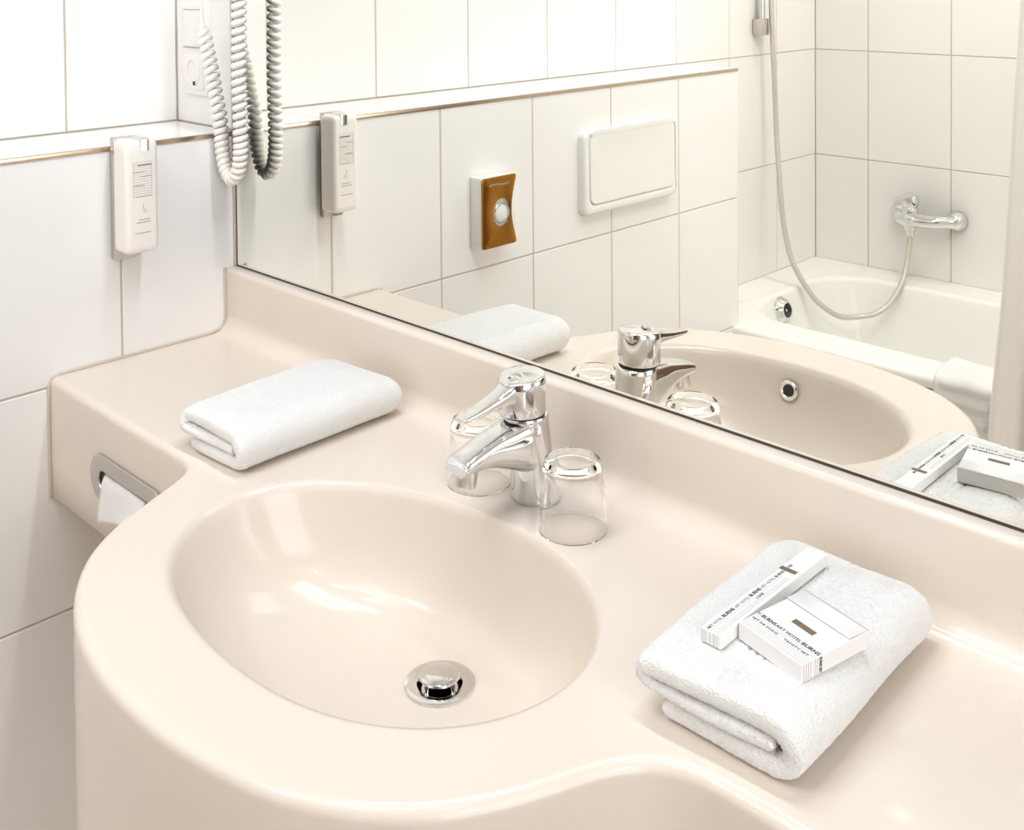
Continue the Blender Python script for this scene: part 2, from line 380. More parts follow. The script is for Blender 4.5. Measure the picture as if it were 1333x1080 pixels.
# overflow on the near wall of the basin
best = min(range(NB), key=lambda i: abs(RIM[i][0]-.727)+(0 if RIM[i][1] < -.3 else 9))
fo = np.interp(.0325, [-z for f, z in prof[6:]], [f for f, z in prof[6:]]); po = basin_pt(best, fo)
f2 = fo+.03; z2_ = np.interp(f2, [f for f, z in prof], [z for f, z in prof]); dd = Vector((*(basin_pt(best, f2)-po), z2_+.0325)).normalized()
no = Vector((1, 0, 0)).cross(dd).normalized(); no = no if no.y > 0 else -no
ov = lathe('overflow_ring', [(.0085, -.001), (.0085, .0010), (.0095, .0018), (.0120, .0017), (.0138, .0006), (.0140, -.004)], M['chrome'], van, (po[0], po[1], -.0325), tuple(no))
lathe('overflow_hole', [(0, .0006), (.0088, .0006), (.0088, -.002)], M['dark'], ov, (po[0], po[1], -.0325), tuple(no))
# silicone seams around the counter on the left wall
def bead(pts, r=.0026): return tube('seam', pts, r, M['silicone'], None, 8)
sl = bpy.data.objects.new('trim_3', None); COL.objects.link(sl); struct(sl)
sm = tube('seam', [(0.0008, -.0185, .099), (.0008, -.0185, .02), (.0008, -.025, .006), (.0008, -.045, .0012), (.0008, -.28, .0012), (.0008, -.292, -.002), (.0008, -.2965, -.012), (.0008, -.2965, -.169)], .0028, M['silicone'], sl)
# tissue slot frame on the front face
SL = Matrix.Translation((0, -.295, 0)) @ Matrix(((1, 0, 0, 0), (0, 0, -1, 0), (0, 1, 0, 0), (0, 0, 0, 1)))
cx_, cz_ = .232, -.088
so = [(x+cx_, y+cz_) for x, y in rrect(.198, .060, .030, 10)]; si = [(x+cx_, y+cz_-.002) for x, y in rrect(.150, .024, .012, 10)]
sf = plate('tissue_slot_frame', so, .0045, M['satin'], van, SL, .0022, si); sf['label'] = 'satin metal oval frame of the tissue slot'
plate('slot_recess', si, .0008, M['dark'], sf, SL, .0002)
# the tissue pulled out of the slot
n_, m_ = 22, 14; V = []
for i in range(n_):
    u = i/(n_-1)
    for j in range(m_):
        v = j/(m_-1)
        xt = .172+(.282-.172)*u; xb = .176+(.288-.176)*u
        zt = -.0798-.0005*math.sin(u*9); zb = -.137+.036*u**1.2
        x = xt+(xb-xt)*v; z = zt+(zb-zt)*v
        y = -.2955-.004*min(1, v*8)-.010*v-.002*math.sin(u*7+v*3)*v
        V.append((x, y, z))
Fc = [(i*m_+j, (i+1)*m_+j, (i+1)*m_+j+1, i*m_+j+1) for i in range(n_-1) for j in range(m_-1)]
ti = mesh('tissue', V, Fc, M['paper']); tag(ti, 'white paper tissue pulled out of the slot in the counter front', 'tissue')
md = ti.modifiers.new('s', 'SOLIDIFY'); md.thickness = .0005

# ------------------------------------------------------------------ faucet
FX, FY = .727, -.080
fa = empty('basin_faucet', (FX, FY, 0), 'chrome single-lever mixer tap standing between the two glasses behind the basin', 'faucet')
def Ell(cx, cy, z, rx, ry, n=40, tilt=0):
    return [(cx+rx*math.cos(2*PI*k/n), cy+ry*math.sin(2*PI*k/n), z+tilt*math.sin(2*PI*k/n)) for k in range(n)]
B = []
for z, r in ((0, .0250), (.002, .0256), (.004, .0250), (.02, .0238), (.045, .0235), (.07, .0238), (.088, .0245), (.0925, .0245), (.0945, .0235), (.095, .020)):
    B.append(Ell(0, -.16*z, z, r, r))
V, Fc = rings(B, True, True, True); bm = bmesh.new(); add_VF(bm, V, Fc); bobj('body', bm, M['chrome'], fa, sharp=50)
def RR3(y, zt, zb, hw, r, tilt=0, k=5):
    h = zt-zb; o = rrect(2*hw, h, r, k); return [(x, y+tilt*(z_), (zt+zb)/2+z_) for x, z_ in o]
sec = []
ST = [(.006, .088, .020, .0150, .010, 0), (-.008, .0905, .030, .0195, .014, 0), (-.022, .0925, .036, .0215, .015, .05), (-.035, .0925, .0425, .0210, .0145, .15), (-.050, .0905, .0500, .0200, .013, .25), (-.070, .0870, .0580, .0180, .009, .30), (-.088, .0825, .0610, .0172, .008, .30), (-.101, .0790, .0620, .0166, .0070, .30), (-.112, .0755, .0620, .0160, .0060, .30), (-.1155, .0735, .0635, .0150, .0045, .35)]
kk = np.array(ST); kk = spline(kk, 40)
for row in kk: sec.append(RR3(*row))
V, Fc = rings(sec, True, True, True); bm = bmesh.new(); add_VF(bm, V, Fc); sp = bobj('spout', bm, M['chrome'], fa, sharp=50)
lathe('aerator', [(0, .004), (.0115, .004), (.0118, -.0125), (.0112, -.0140), (.0095, -.0145), (.009, -.0120), (0, -.0120)], M['chrome'], sp, (0, -.1005, .0600), (0, .22, 1), seg=32)
HY = -.020
hd = []
for z, r in ((.0965, .0215), (.0975, .0245), (.0985, .0252), (.110, .0254), (.128, .0255), (.1335, .0254), (.1352, .0248), (.1361, .0235), (.1363, .020), (.1364, .010), (.1365, .0008)):
    hd.append(Ell(0, HY, z, r, r, 48, tilt=.002*min(1, (z-.0965)/.03)))
V, Fc = rings(hd, True, True, True); bm = bmesh.new(); add_VF(bm, V, Fc); head = bobj('handle', bm, M['chrome'], fa, sharp=50)
lathe('collar', [(.0205, .094), (.0228, .0945), (.0228, .0968), (.0205, .0972)], M['dark'], fa, (0, -.0175, 0))
lv = []
for y, zt, zb, hw, r in ((HY-.014, .1325, .1110, .0135, .005), (HY-.022, .1320, .1120, .0128, .005), (HY-.032, .1275, .1135, .0112, .0045), (HY-.045, .1235, .1130, .0100, .0035), (HY-.060, .1200, .1120, .0092, .0028), (HY-.074, .1175, .1115, .0086, .002), (HY-.085, .1160, .1115, .0080, .0018), (HY-.0890, .1150, .1120, .0070, .0012)):
    lv.append(RR3(y, zt, zb, hw, r))
V, Fc = rings(lv, True, True, True); bm = bmesh.new(); add_VF(bm, V, Fc); bobj('lever', bm, M['chrome'], head, sharp=50)
mk = lathe('temperature_mark', [(0, .0002), (.0040, .0002), (.0046, .0008), (.0052, .0006), (.0056, -.0004)], M['satin'], head, (0, HY-.013, .1350), (0, -.08, 1), seg=24, scale=(1.3, .7, 1))
lathe('mark_dot', [(0, .0008), (.0011, .0007), (.0013, 0)], M['dark'], mk, (-.0045, HY-.013, .1352), (0, 0, 1), seg=10)

# ------------------------------------------------------------------ glasses
def tumbler(x, y, label):
    # upside-down: thick base on top
    R0, R1, H, t = .0345, .0300, .0710, .0014
    o = [(R0-t*.5, 0.0002), (R0, .0006), (R0+.0001, .002), (R0-.0012, .03), (R1+.0008, .060), (R1+.0002, .065), (R1-.002, .0692), (R1-.005, H), (R1-.009, H-.0006), (R1-.013, H-.0022), (R1-.020, H-.0028), (0, H-.0028)]
    i = [(0, .0610), (R1-.014, .0612), (R1-.006, .0602), (R1-.0032, .056), (R1-.0018, .048), (R0-t-.0012, .02), (R0-t, .001), (R0-t*.5, .0002)]
    g = lathe('drinking_glass', spline(o, 60).tolist()+spline(i, 50).tolist()[0:], M['glass'], None, seg=72, sharp=None)
    g.location = (x, y, 0.0002); tag(g, label, 'glass', 'upside-down drinking glasses'); return g
tumbler(.8005, -.1035, 'clear drinking glass upside down, right of the tap')
tumbler(.659, -.099, 'clear drinking glass upside down, left behind the tap spout')

# ------------------------------------------------------------------ folded towels
def towel(name, W, Lg, H, loc, rz, label, taper=0, seed=0, grooves=(), step=.0013):
    t1, t2 = H*.37, H*.24; hp = []
    xr = W/2; cxr = xr-H/2; rad = H/2-t1/2; zl_ = []
    def addp(x, z, t): hp.append((x, z, t))
    for x in np.linspace(-W/2+.022, cxr, 30): addp(x, t1/2, t1)
    for a in np.linspace(-PI/2, PI/2, 24)[1:]: addp(cxr+(rad+.001)*math.cos(a), H/2+rad*math.sin(a), t1)
    rl = (H/2-t1/2)/2; cl = -W/2+t1/2+rl
    for x in np.linspace(cxr, cl, 34)[1:]: addp(x, H-t1/2, t1)
    for a in np.linspace(PI/2, 1.5*PI, 16)[1:]: addp(cl+rl*1.1*math.cos(a), H-t1/2-rl+rl*math.sin(a), t1+(t2-t1)*((a-PI/2)/PI))
    for x in np.linspace(cl, cxr+rad*.25, 26)[1:]: addp(x, H/2-.0008*math.sin((x-cl)/(cxr-cl)*PI), t2)
    hp = np.array(hp); ln = np.linalg.norm(np.diff(hp[:, :2], axis=0), axis=1).sum(); P3 = resample(hp, int(ln/step)); P = P3[:, :2]
    T = np.gradient(P, axis=0); T /= np.linalg.norm(T, axis=1)[:, None]; N = np.stack([T[:, 1], -T[:, 0]], 1)
    n = len(P); s = np.arange(n)*step; e = np.minimum(s, s[-1]-s); ht = P3[:, 2]/2*.97*np.sqrt(np.clip(1-np.clip((.006-e)/.006, 0, 1)**2, 0, 1))
    ny = int(Lg/step); ys = np.linspace(-Lg/2, Lg/2, ny); Rg = []
    for y in ys:
        ed = min(y+Lg/2, Lg/2-y); q = math.sqrt(max(0, 1-max(0, (.008-ed)/.008)**2)); hh = ht*(.35+.65*q)
        v_ = (y+Lg/2)/Lg; wsc = 1+taper*(v_-.5)
        outer = P+N*hh[:, None]; inn = (P-N*hh[:, None])[::-1]
        for g in grooves: outer = outer-N*(np.exp(-((s-g)/.0014)**2)*.0018)[:, None]
        L2 = np.vstack([outer, inn]); pc = np.vstack([P, P[::-1]]); lay = pc[:, 1]/H
        yy = y+(.003*np.sin(lay*5+seed)+.0015*np.sin(pc[:, 0]*38+seed*2+lay*6))*(1-2*v_)
        corner = np.exp(-((1-v_)/.10)**2)*.16+np.exp(-(v_/.05)**2)*.05     # far end flattens down
        X = L2[:, 0]*wsc*(1-.035*np.exp(-((1-v_)/.05)**2)); Z = L2[:, 1]*(1-corner)
        Rg.append(np.stack([X, yy, Z], 1))
    A = np.array(Rg)
    dx = np.roll(A, -1, 1)-np.roll(A, 1, 1); dy = np.gradient(A, axis=0); Nn = np.cross(dx, dy); Nn /= np.linalg.norm(Nn, axis=2)[..., None]+1e-9
    rnd = rng.normal(0, 1, A.shape[:2]); rnd = rnd*.8
    low = np.zeros(A.shape[:2]); X, Y, Z = A[..., 0], A[..., 1], A[..., 2]
    for k in range(6):
        a, b, c, ph = rng.normal(0, 26, 4); low += np.sin(X*a+Y*b+Z*c+ph)
    A = A+Nn*(rnd*.00032+low*.00018)[..., None]
    A[..., 2] = np.maximum(A[..., 2], .0005)
    nn = A.shape[1]; V = A.reshape(-1, 3)
    I = np.arange(ny-1)[:, None]*nn+np.arange(nn)[None]; J = np.arange(ny-1)[:, None]*nn+((np.arange(nn)+1) % nn)[None]
    Fq = np.stack([I, J, J+nn, I+nn], -1).reshape(-1, 4)
    caps = []
    for base, fl_ in ((0, 0), ((ny-1)*nn, 1)):
        for i in range(n-1):
            q = (base+i, base+i+1, base+nn-2-i, base+nn-1-i); caps.append(q if fl_ else q[::-1])
    Fq = np.vstack([Fq, np.array(caps)])
    me = bpy.data.meshes.new(name); me.from_pydata(V.tolist(), [], Fq.tolist()); me.update(); shade(me, True)
    bm = bmesh.new(); bm.from_mesh(me); bmesh.ops.recalc_face_normals(bm, faces=bm.faces); bm.to_mesh(me); bm.free()
    o = link(name, me, M['terry']); o.location = loc; o.rotation_euler = (0, 0, rz); tag(o, label, 'towel')
    # terry pile: short loops standing out of the cloth, one uncountable part
    k = int(nn*ny*.42); iy = rng.integers(1, ny-1, k); ix = rng.integers(0, nn, k); q = A[iy, ix]; nr = Nn[iy, ix]+rng.normal(0, .55, (k, 3)); nr /= np.linalg.norm(nr, axis=1)[:, None]
    sd_ = np.cross(nr, rng.normal(0, 1, (k, 3))); sd_ /= np.linalg.norm(sd_, axis=1)[:, None]; tip = q+nr*rng.uniform(.0008, .0017, k)[:, None]; tip[:, 2] = np.maximum(tip[:, 2], .0004)
    PV = np.stack([q-sd_*.00030, q+sd_*.00030, tip], 1).reshape(-1, 3); PF = np.arange(3*k).reshape(-1, 3)
    pm = bpy.data.meshes.new('terry_pile'); pm.from_pydata(PV.tolist(), [], PF.tolist()); pm.update(); pile = link('terry_pile', pm, M['pile'], o); pile['kind'] = 'stuff'
    return o
TRH = .052
towel('folded_towel', .142, .230, TRH, (1.077, -.158, .0005), .045, 'thick folded white terry towel right of the basin, under the two paper boxes', taper=.04, seed=1, grooves=(.176, .183, .190))
towel('folded_towel', .137, .234, .051, (.394, -.160, .0005), .05, 'folded white terry hand towel on the counter left of the basin, nothing on it', taper=.10, seed=2)

# ------------------------------------------------------------------ paper boxes on the right towel
def paper_box(name, A, rz, w_, l_, h_, label, cat='box'):
    o = empty(name, A, label, cat, None, rz)
    return o
ZB = TRH+.0010
a_ = math.atan2(-.0105, .0617)
vb = paper_box('vanity_box', (1.0694, -.2195, ZB+.0008), -.20, 0, 0, 0, 'small square white paper box with vanity set lettering on the right towel')
vb.rotation_euler = (0, .038, -.20)
bw, bl, bh = .0610, .074, .0135
bm = bmesh.new(); add_box(bm, (0, 0, 0), (bw, bl, bh), .0004, 1); bobj('carton', bm, M['paper'], vb)
# flap: thin leaf on the rear part of the lid, slightly lifted
V = []
for i, y in enumerate(np.linspace(.052, bl, 8)):
    z = bh+.0004+.0012*((bl-y)/(bl-.052))
    V += [(0.0005, y, z), (bw-.0005, y, z)]
fp = mesh('flap', V, [(2*i, 2*i+1, 2*i+3, 2*i+2) for i in range(7)], M['paper'], vb); s_ = fp.modifiers.new('s', 'SOLIDIFY'); s_.thickness = .0004
box('seal', (.022, .0330, bh), (.042, .0385, bh+.0003), M['brown'], vb)['label'] = 'small brown rectangular mark'
zt = bh+.0001; I4 = Matrix.Identity(4)
T = lambda x, y, z=zt: Matrix.Translation((x, y, z))
def fit(name, s, x0, x1, y, h, m0, material, parent, bold=0):
    """lettering scaled to run from x0 to x1 in the local frame m0"""
    o = text(name, s, h, Matrix.Identity(4), material, parent, bold=bold); me = o.data
    xs_ = [v.co.x for v in me.vertices]; a, b = min(xs_), max(xs_)
    me.transform(m0 @ Matrix.Translation((x0, y, 0)) @ Matrix.Diagonal(((x1-x0)/(b-a), 1, 1, 1)) @ Matrix.Translation((-a, 0, 0))); return o
m0 = T(0, 0)
fit('lettering', 'EL', .0005, .0035, .0195, .0032, m0, M['ink_grey'], vb)
fit('lettering', 'BURNS', .0050, .0185, .0186, .0050, m0, M['ink'], vb, .00008)
fit('lettering', 'ART HOTEL', .0190, .0425, .0188, .0044, m0, M['ink'], vb)
fit('lettering', 'BURNS', .0440, .0600, .0186, .0050, m0, M['ink'], vb, .00008)
fit('lettering', 'SET DE SOINS', .0020, .0270, .0115, .0030, m0, M['ink'], vb)
fit('lettering', 'VANITY SET', .0330, .0560, .0115, .0030, m0, M['ink'], vb)
bm = bmesh.new()
for k in range(9):
    y = .0022+.0024*k
    if k in (4,): continue
    add_box(bm, (.0006, y, bh), (bw-.0004, y+.00022, bh+.0001))
    add_box(bm, (bw, y, .0004), (bw+.0001, y+.0003, bh-.0002))
bobj('printed_lines', bm, M['ink_grey'], vb)
ms = frame((bw+.0001, 0, 0), (0, 0, -1), (0, 1, 0), (1, 0, 0))
fit('lettering', 'BURNS ART', -bh+.001, -.001, .0190, .0040, frame((bw+.0001, 0, 0), (0, 0, -1), (0, 1, 0), (1, 0, 0)), M['ink'], vb)

sb = paper_box('comb_box', (1.0492, -.2400, ZB), -.0, 0, 0, 0, 'long narrow white paper box lying left of the square box on the right towel')
sw, sl_, sh = .0182, .160, .0100
bm = bmesh.new(); add_box(bm, (0, 0, 0), (sw, sl_, sh), .0004, 1); bobj('carton', bm, M['paper'], sb)
box('seal', (-.0002, .1130, sh), (.0145, .1180, sh+.0003), M['brown'], sb)['label'] = 'small brown rectangular mark'
ml_ = frame((0.0062, 0, sh+.0001), (0, 1, 0), (-1, 0, 0), (0, 0, 1))
yy = 0.002
for s, L_, mm, bd in (('ART', .007, 'ink', 0), ('HOTEL', .011, 'ink_grey', 0), ('BURNS', .015, 'ink', .00008), ('ART HOTEL', .020, 'ink_grey', 0), ('BURNS', .015, 'ink', .00008), ('ART HOTEL', .020, 'ink_grey', 0), ('BURNS', .013, 'ink', 0)):
    fit('lettering', s, yy, yy+L_, 0, (.0046 if bd else .0040), ml_, M[mm], sb, bd); yy += L_+.0015
fit('lettering', 'COMB', .062, .072, -.0048, .0028, ml_, M['ink'], sb)
bm = bmesh.new()
for k in range(5):
    x = .0082+.0016*k
    if k == 1: continue
    add_box(bm, (x, .0006, sh), (x+.00018, .105, sh+.0001)); add_box(bm, (x, -.0001, .0004), (x+.0002, 0, sh-.0003))
for k in range(3): add_box(bm, (.0012+.0016*k, -.0001, .0004), (.0014+.0016*k, 0, sh-.0003))
bobj('printed_lines', bm, M['ink_grey'], sb)
fit('lettering', 'HB', .119, .1245, .0, .0040, ml_, M['ink'], sb)

# ------------------------------------------------------------------ soap dispenser on the left wall
sd = empty('soap_dispenser', (0, -.18, .15), 'white wall-mounted soap dispenser with chrome button, hung below the ledge', 'soap dispenser')
def rr_loft(name, secs, material, parent, sharp=40):
    V, Fc = rings(secs, True, True, True); bm = bmesh.new(); add_VF(bm, V, Fc); return bobj(name, bm, material, parent, sharp=sharp)
box('wall_bracket', (.0, -.0225, -.002), (.0135, .0150, .175), M['satin'], sd, bev=.0015)['label'] = 'beige grey metal wall bracket'
body = []
for z, sx, cxo in ((.0125, .80, 0), (.014, .92, 0), (.017, .985, 0), (.022, 1, 0), (.09, 1, 0), (.150, 1, 0), (.164, 1, 0), (.1690, .975, 0), (.1720, .90, 0), (.1735, .78, 0)):
    body.append([(.034+y_*sx+0, x_*sx, z) for x_, y_ in rrect(.0505, .041, .0075, 6)])
bd_ = rr_loft('bottle', body, M['cream'], sd)
cap = []
for z, s1 in ((.1580, 1), (.1740, 1), (.1765, .9), (.1775, .7)):
    cap.append([(.0400+y_*s1-.0035*(z > .175)*(y_ > 0), x_*s1+.004, z) for x_, y_ in rrect(.0150, .0310, .003, 4)])
rr_loft('push_button', cap, M['chrome'], sd)['label'] = 'chrome push button'
# print on the bottle front
bm = bmesh.new(); XF = .0546
def dash(y0, y1, z, t=.0007): add_box(bm, (XF, y0, z), (XF+.0002, y1, z+t))
def words(y0, y1, z, t, rr):
    y = y0
    while y < y1:
        w_ = rr.uniform(.0012, .0022); dash(y, min(y+w_*.8, y1), z, t*rr.uniform(.7, 1.1)); y += w_
r2 = random.Random(3)
words(-.007, .0135, .1375, .0016, r2)
for z, a, b in ((.1280, -.014, .002), (.1215, -.003, .0135), (.1090, -.0125, .003), (.0930, -.009, .0125)): words(a, b, z, .0007, r2)
for z, a, b in ((.0600, -.0065, .0110), (.0560, -.0095, .0120), (.0410, -.0125, .0125)): words(a, b, z, .0007, r2)
bobj('printed_text', bm, M['ink'], bd_)['kind'] = 'stuff'
bm = bmesh.new()
for k in range(15): dash(-.014, .0135, .1425-.0035*k, .00025)
for y in (-.0142, .0138): add_box(bm, (XF, y, .092), (XF+.0002, y+.0002, .1428))
V, Fc = tube_VF([(XF, .0005, .083), (XF, .0005, .077), (XF, .002, .0745), (XF, .005, .074), (XF, .0055, .071), (XF, .0025, .0705), (XF, -.001, .073)], .0003, 5); add_VF(bm, V, Fc)
bobj('printed_lines', bm, M['ink_grey'], bd_)

# ------------------------------------------------------------------ socket panel on the narrow wall
sk = empty('wall_socket', (-.113, .006, .435), 'white two-gang wall socket panel in the corner beside the mirror', 'socket')
WX = frame((0, 0, 0), (1, 0, 0), (0, 0, 1), (0, -1, 0))
plate('cover_frame', rrect(.080, .150, .006, 4), .008, M['plastic'], sk, WX, .003)
plate('upper_insert', [(x, y+.0355) for x, y in rrect(.060, .060, .003, 4)], .0105, M['plastic'], sk, WX, .0012)
li = plate('lower_insert', [(x, y-.0355) for x, y in rrect(.060, .060, .003, 4)], .0100, M['plastic'], sk, WX, .0012, [(x*1, y-.0355) for x, y in [(0.0205*math.cos(2*PI*k/20), .0205*math.sin(2*PI*k/20)) for k in [i-2.5 for i in range(20)]]] if False else None)
lathe('socket_cup', [(.0215, .0100), (.0210, .0118), (.0195, .0118), (.0190, .0030), (0, .0030)], M['cream'], li, (0, 0, -.0355), (0, -1, 0))
for dx_ in (-.0095, .0095): lathe('contact_hole', [(0, .0045), (.0024, .0045), (.0024, .0020)], M['ink_grey'], li, (dx_, 0.0, -.0355), (0, -1, 0), seg=16)
box('earth_clip', (.004, -.0135, -.0575), (.007, -.0105, -.0515), M['dark'], li)
tube('insert_edge', [(-.030, -.0106, .004), (.026, -.0106, .004), (.030, -.0106, .010)], .0006, M['ink_grey'], sk, 6)
tube('insert_edge', [(-.030, -.0106, .0665), (.030, -.0106, .0665)], .0005, M['ink_grey'], sk, 6)
# plug + spiral cord
cp = [(-.0330, -.031, .480), (-.0287, -.031, .4644), (-.018, -.031, .4347), (-.0073, -.031, .4052), (.0031, -.031, .3699), (.0130, -.031, .3409), (.0178, -.031, .3054), (.0235, -.031, .2763), (.0345, -.031, .254), (.0489, -.031, .2474), (.0640, -.031, .2578), (.0720, -.031, .2881), (.0722, -.031, .346), (.0704, -.031, .404), (.0729, -.031, .4969), (.075, -.031, .62), (.077, -.031, .74)]
path = spline(cp, 2600); d = np.r_[0, np.cumsum(np.linalg.norm(np.diff(path, axis=0), axis=1))]
T = np.gradient(path, axis=0); T /= np.linalg.norm(T, axis=1)[:, None]
ph = 0; H_ = []
bot = d[np.argmin(path[:, 2])]
for i in range(len(path)):
    L0 = abs(d[i]-bot); pitch = .0095 if L0 < .07 else (.0128 if d[i] > bot else .0122); pitch = .0095+(pitch-.0095)*min(1, max(0, (L0-.05)/.06))
    if i: ph += (d[i]-d[i-1])/pitch*2*PI
    t_ = T[i]; n1 = np.cross(t_, (0, 1, 0)); n1 /= np.linalg.norm(n1)+1e-9; n2 = np.cross(t_, n1)
    amp = .0074 if d[i] > .02 else .0074*d[i]/.02
    H_.append(path[i]+(n1*math.cos(ph)+n2*math.sin(ph))*amp)
cordo = empty('spiral_cord', (.0438, -.031, .234), 'cream coiled cable hanging in a loop beside the mirror edge', 'cable')
H_ = [tuple(np.array(h)-np.array((.0438, -.031, .234))) for h in H_]
tube('coil', H_, .0046, M['cord'], cordo, 9)
tube('straight_lead', [H_[0], (-.0790, -.0005, .262), (-.0840, .001, .285), (-.092, .003, .34), (-.098, .012, .385), (-.100, .030, .400)], .0024, M['cord'], cordo, 8)
lathe('lead_grommet', [(0, .0), (.008, 0), (.008, .006), (.004, .012), (0, .013)], M['plastic'], cordo, (-.100, .0365, .400), (0, -1, 0), seg=20)

# ------------------------------------------------------------------ hygiene bag dispenser on the half-height wall
hb = empty('hygiene_bag_dispenser', (0, -.5585, .030), 'small white box with metal front painted with its brown reflection and round opening on the tiled half wall', 'dispenser')
box('casing', (.0002, -.0470, .0), (.0300, .0470, .137), M['plastic'], hb, bev=.0025)
YZ = frame((.0300, 0, 0), (0, 1, 0), (0, 0, 1), (1, 0, 0))
N_ = 40; out = []
pw, ph_ = .092, .135
def perim(n):
    o = []
    for k in range(n):
        a = 2*PI*(k+.5)/n-PI/4*0; c_, s_ = math.cos(a), math.sin(a); q = min(pw/2/max(1e-6, abs(c_)), ph_/2/max(1e-6, abs(s_))); y_ = q*c_; z_ = q*s_
        if c_ < -.3 and abs(z_) < .062: y_ = y_+.013*math.cos(z_/.062*PI/2)**1.0      # concave side cut-out
        o.append((y_, z_+ph_/2+.001))
    return o
po_ = perim(96); hi = [(.0235*math.cos(2*PI*(k+.5)/96)-.006, .0270*math.sin(2*PI*(k+.5)/96)+.066) for k in range(96)]
fpn = plate('front_plate', po_, .0035, M['brown_reflect'], hb, YZ, .0006, hi); fpn['label'] = 'metal front plate with round opening, brown reflection put into its colour'
lathe('opening_ring', [(.0185, .0), (.0185, .0048), (.0205, .0050), (.0215, .0036), (.0215, 0)], M['chrome'], hb, (.0300, -.007, .066), (1, 0, 0))
lathe('bag', [(0, .0035), (.006, .0028), (.012, .0020), (.0185, .0006)], M['bag'], hb, (.0300, -.007, .066), (1, 0, 0))
bm = bmesh.new()
for k in range(10):
    y = .026-.0054*k; z = .121+.0012*math.sin(k*.7)
    V, Fc = tube_VF([(.0337, y, z-.0018), (.0337, y-.0012, z+.0020), (.0337, y-.0028, z+(.001 if k % 2 else -.0018))], .00045, 5); add_VF(bm, V, Fc)
bobj('embossed_marks', bm, M['plastic'], fpn)

# ------------------------------------------------------------------ flush plate
fp_ = empty('flush_plate', (0, -.990, .128), 'wide white plastic toilet flush plate on the tiled half wall', 'flush plate')
YZ0 = frame((0, 0, 0), (0, 1, 0), (0, 0, 1), (1, 0, 0))
plate('surround', rrect(.330, .178, .016, 6), .019, M['plastic'], fp_, YZ0, .007, [(x-.006, y+.0090) for x, y in rrect(.302, .151, .018, 6)])
fo_ = np.array([(x-.006, y+.0090) for x, y in rrect(.3010, .1500, .0175, 8)])
R = []
for sc, xx in ((1, .002), (1, .0172), (.997, .0182), (.985, .0186), (.93, .0182), (.8, .0174), (.6, .0168), (.3, .0165)):
    R.append([(xx+.0015*max(0, -(z-.009)/.07)**3, (y+.006)*sc-.006, (z-.009)*sc+.009) for y, z in fo_])
rr_loft('push_flap', R, M['plastic'], fp_)

# ------------------------------------------------------------------ bathtub
bt = empty('bathtub', (0, -1.785, FLOOR), 'white enamel built-in bathtub below the wall mixer with rounded rim', 'bathtub')
bm = bmesh.new(); BX0, BX1, BY0, BY1 = XL+.001, 1.619, YF+.001, -1.410; ZR = .5150
def superr(x0, x1, y0, y1, r, n=12):
    cx, cy = (x0+x1)/2, (y0+y1)/2; return [(x+cx, y+cy+1.785) for x, y in rrect(x1-x0, y1-y0, r, n)]
R = []
ZRl = ZR
R.append([(x, y, ZRl-.026) for x, y in superr(BX0, BX1, BY0, BY1-.006, .004)])
R.append([(x, y, ZRl-.024) for x, y in superr(BX0, BX1, BY0, BY1, .005)])
R.append([(x, y, ZRl-.012) for x, y in superr(BX0, BX1, BY0, BY1, .006)])
for a in np.linspace(0, PI/2, 5)[1:]: R.append([(x, y, ZRl-.012+.012*math.sin(a)) for x, y in superr(BX0, BX1, BY0, BY1-.012*(1-math.cos(a)), .006)])
x0, x1, y0, y1 = -.062, 1.50, -2.045, -1.525
R.append([(x, y, ZRl) for x, y in superr(x0-.012, x1+.012, y0-.012, y1+.012, .15)])
for a in np.linspace(0, PI*.42, 5)[0:]: R.append([(x, y, ZRl-.014*(1-math.cos(a))-.000) for x, y in superr(x0-.006+.014*math.sin(a), x1+.006-.014*math.sin(a), y0-.006+.014*math.sin(a), y1+.006-.014*math.sin(a), .145)])
for dz, ins, insx in ((.06, .018, .020), (.15, .034, .045), (.25, .052, .07), (.31, .068, .09), (.345, .090, .12), (.362, .125, .16), (.368, .17, .22)):
    R.append([(x, y, ZRl-dz) for x, y in superr(x0+insx, x1-insx*1.6, y0+ins, y1-ins, .135)])
V, Fc = rings(R, True, False, True); add_VF(bm, V, Fc); bobj('tub', bm, M['enamel'], bt, sharp=50)
op_ = (-.052, 0.057, .4725-.0)
on = (1, 0, .18)
ok = lathe('overflow_knob', [(.037, -.012), (.037, .004), (.034, .010), (.026, .020), (.024, .0225), (.0195, .0230), (.019, .012), (0, .012)], M['chrome'], bt, op_, on, seg=40)
lathe('knob_recess', [(0, .0125), (.0185, .0125)], M['dark'], ok, op_, on, seg=32)
lathe('knob_pin', [(0, .019), (.004, .019), (.004, .012)], M['chrome'], ok, op_, on, seg=12)
box('seam', (BX0+.187, .3605, ZR-.0300), (BX1, .3655, ZR-.0262), M['brown'], bt)
pn = box('front_panel', (BX0+.187, .357, .002), (BX1, .363, ZR-.027), M['grout'], bt)
xs_p = [.002]+[-.0107+.25*k for k in range(1, 7)]+[1.618]
for i in range(len(xs_p)-1):
    for z0, z1 in ((.19-.188, .190), (.190, ZR-.031)):
        o = link('tile', tile_mesh(xs_p[i+1]-xs_p[i], z1-z0, M['tile']), None, pn)
        o.matrix_local = frame(((xs_p[i]+xs_p[i+1])/2, .3645, (z0+z1)/2), (-1, 0, 0), (0, 0, 1), (0, 1, 0))

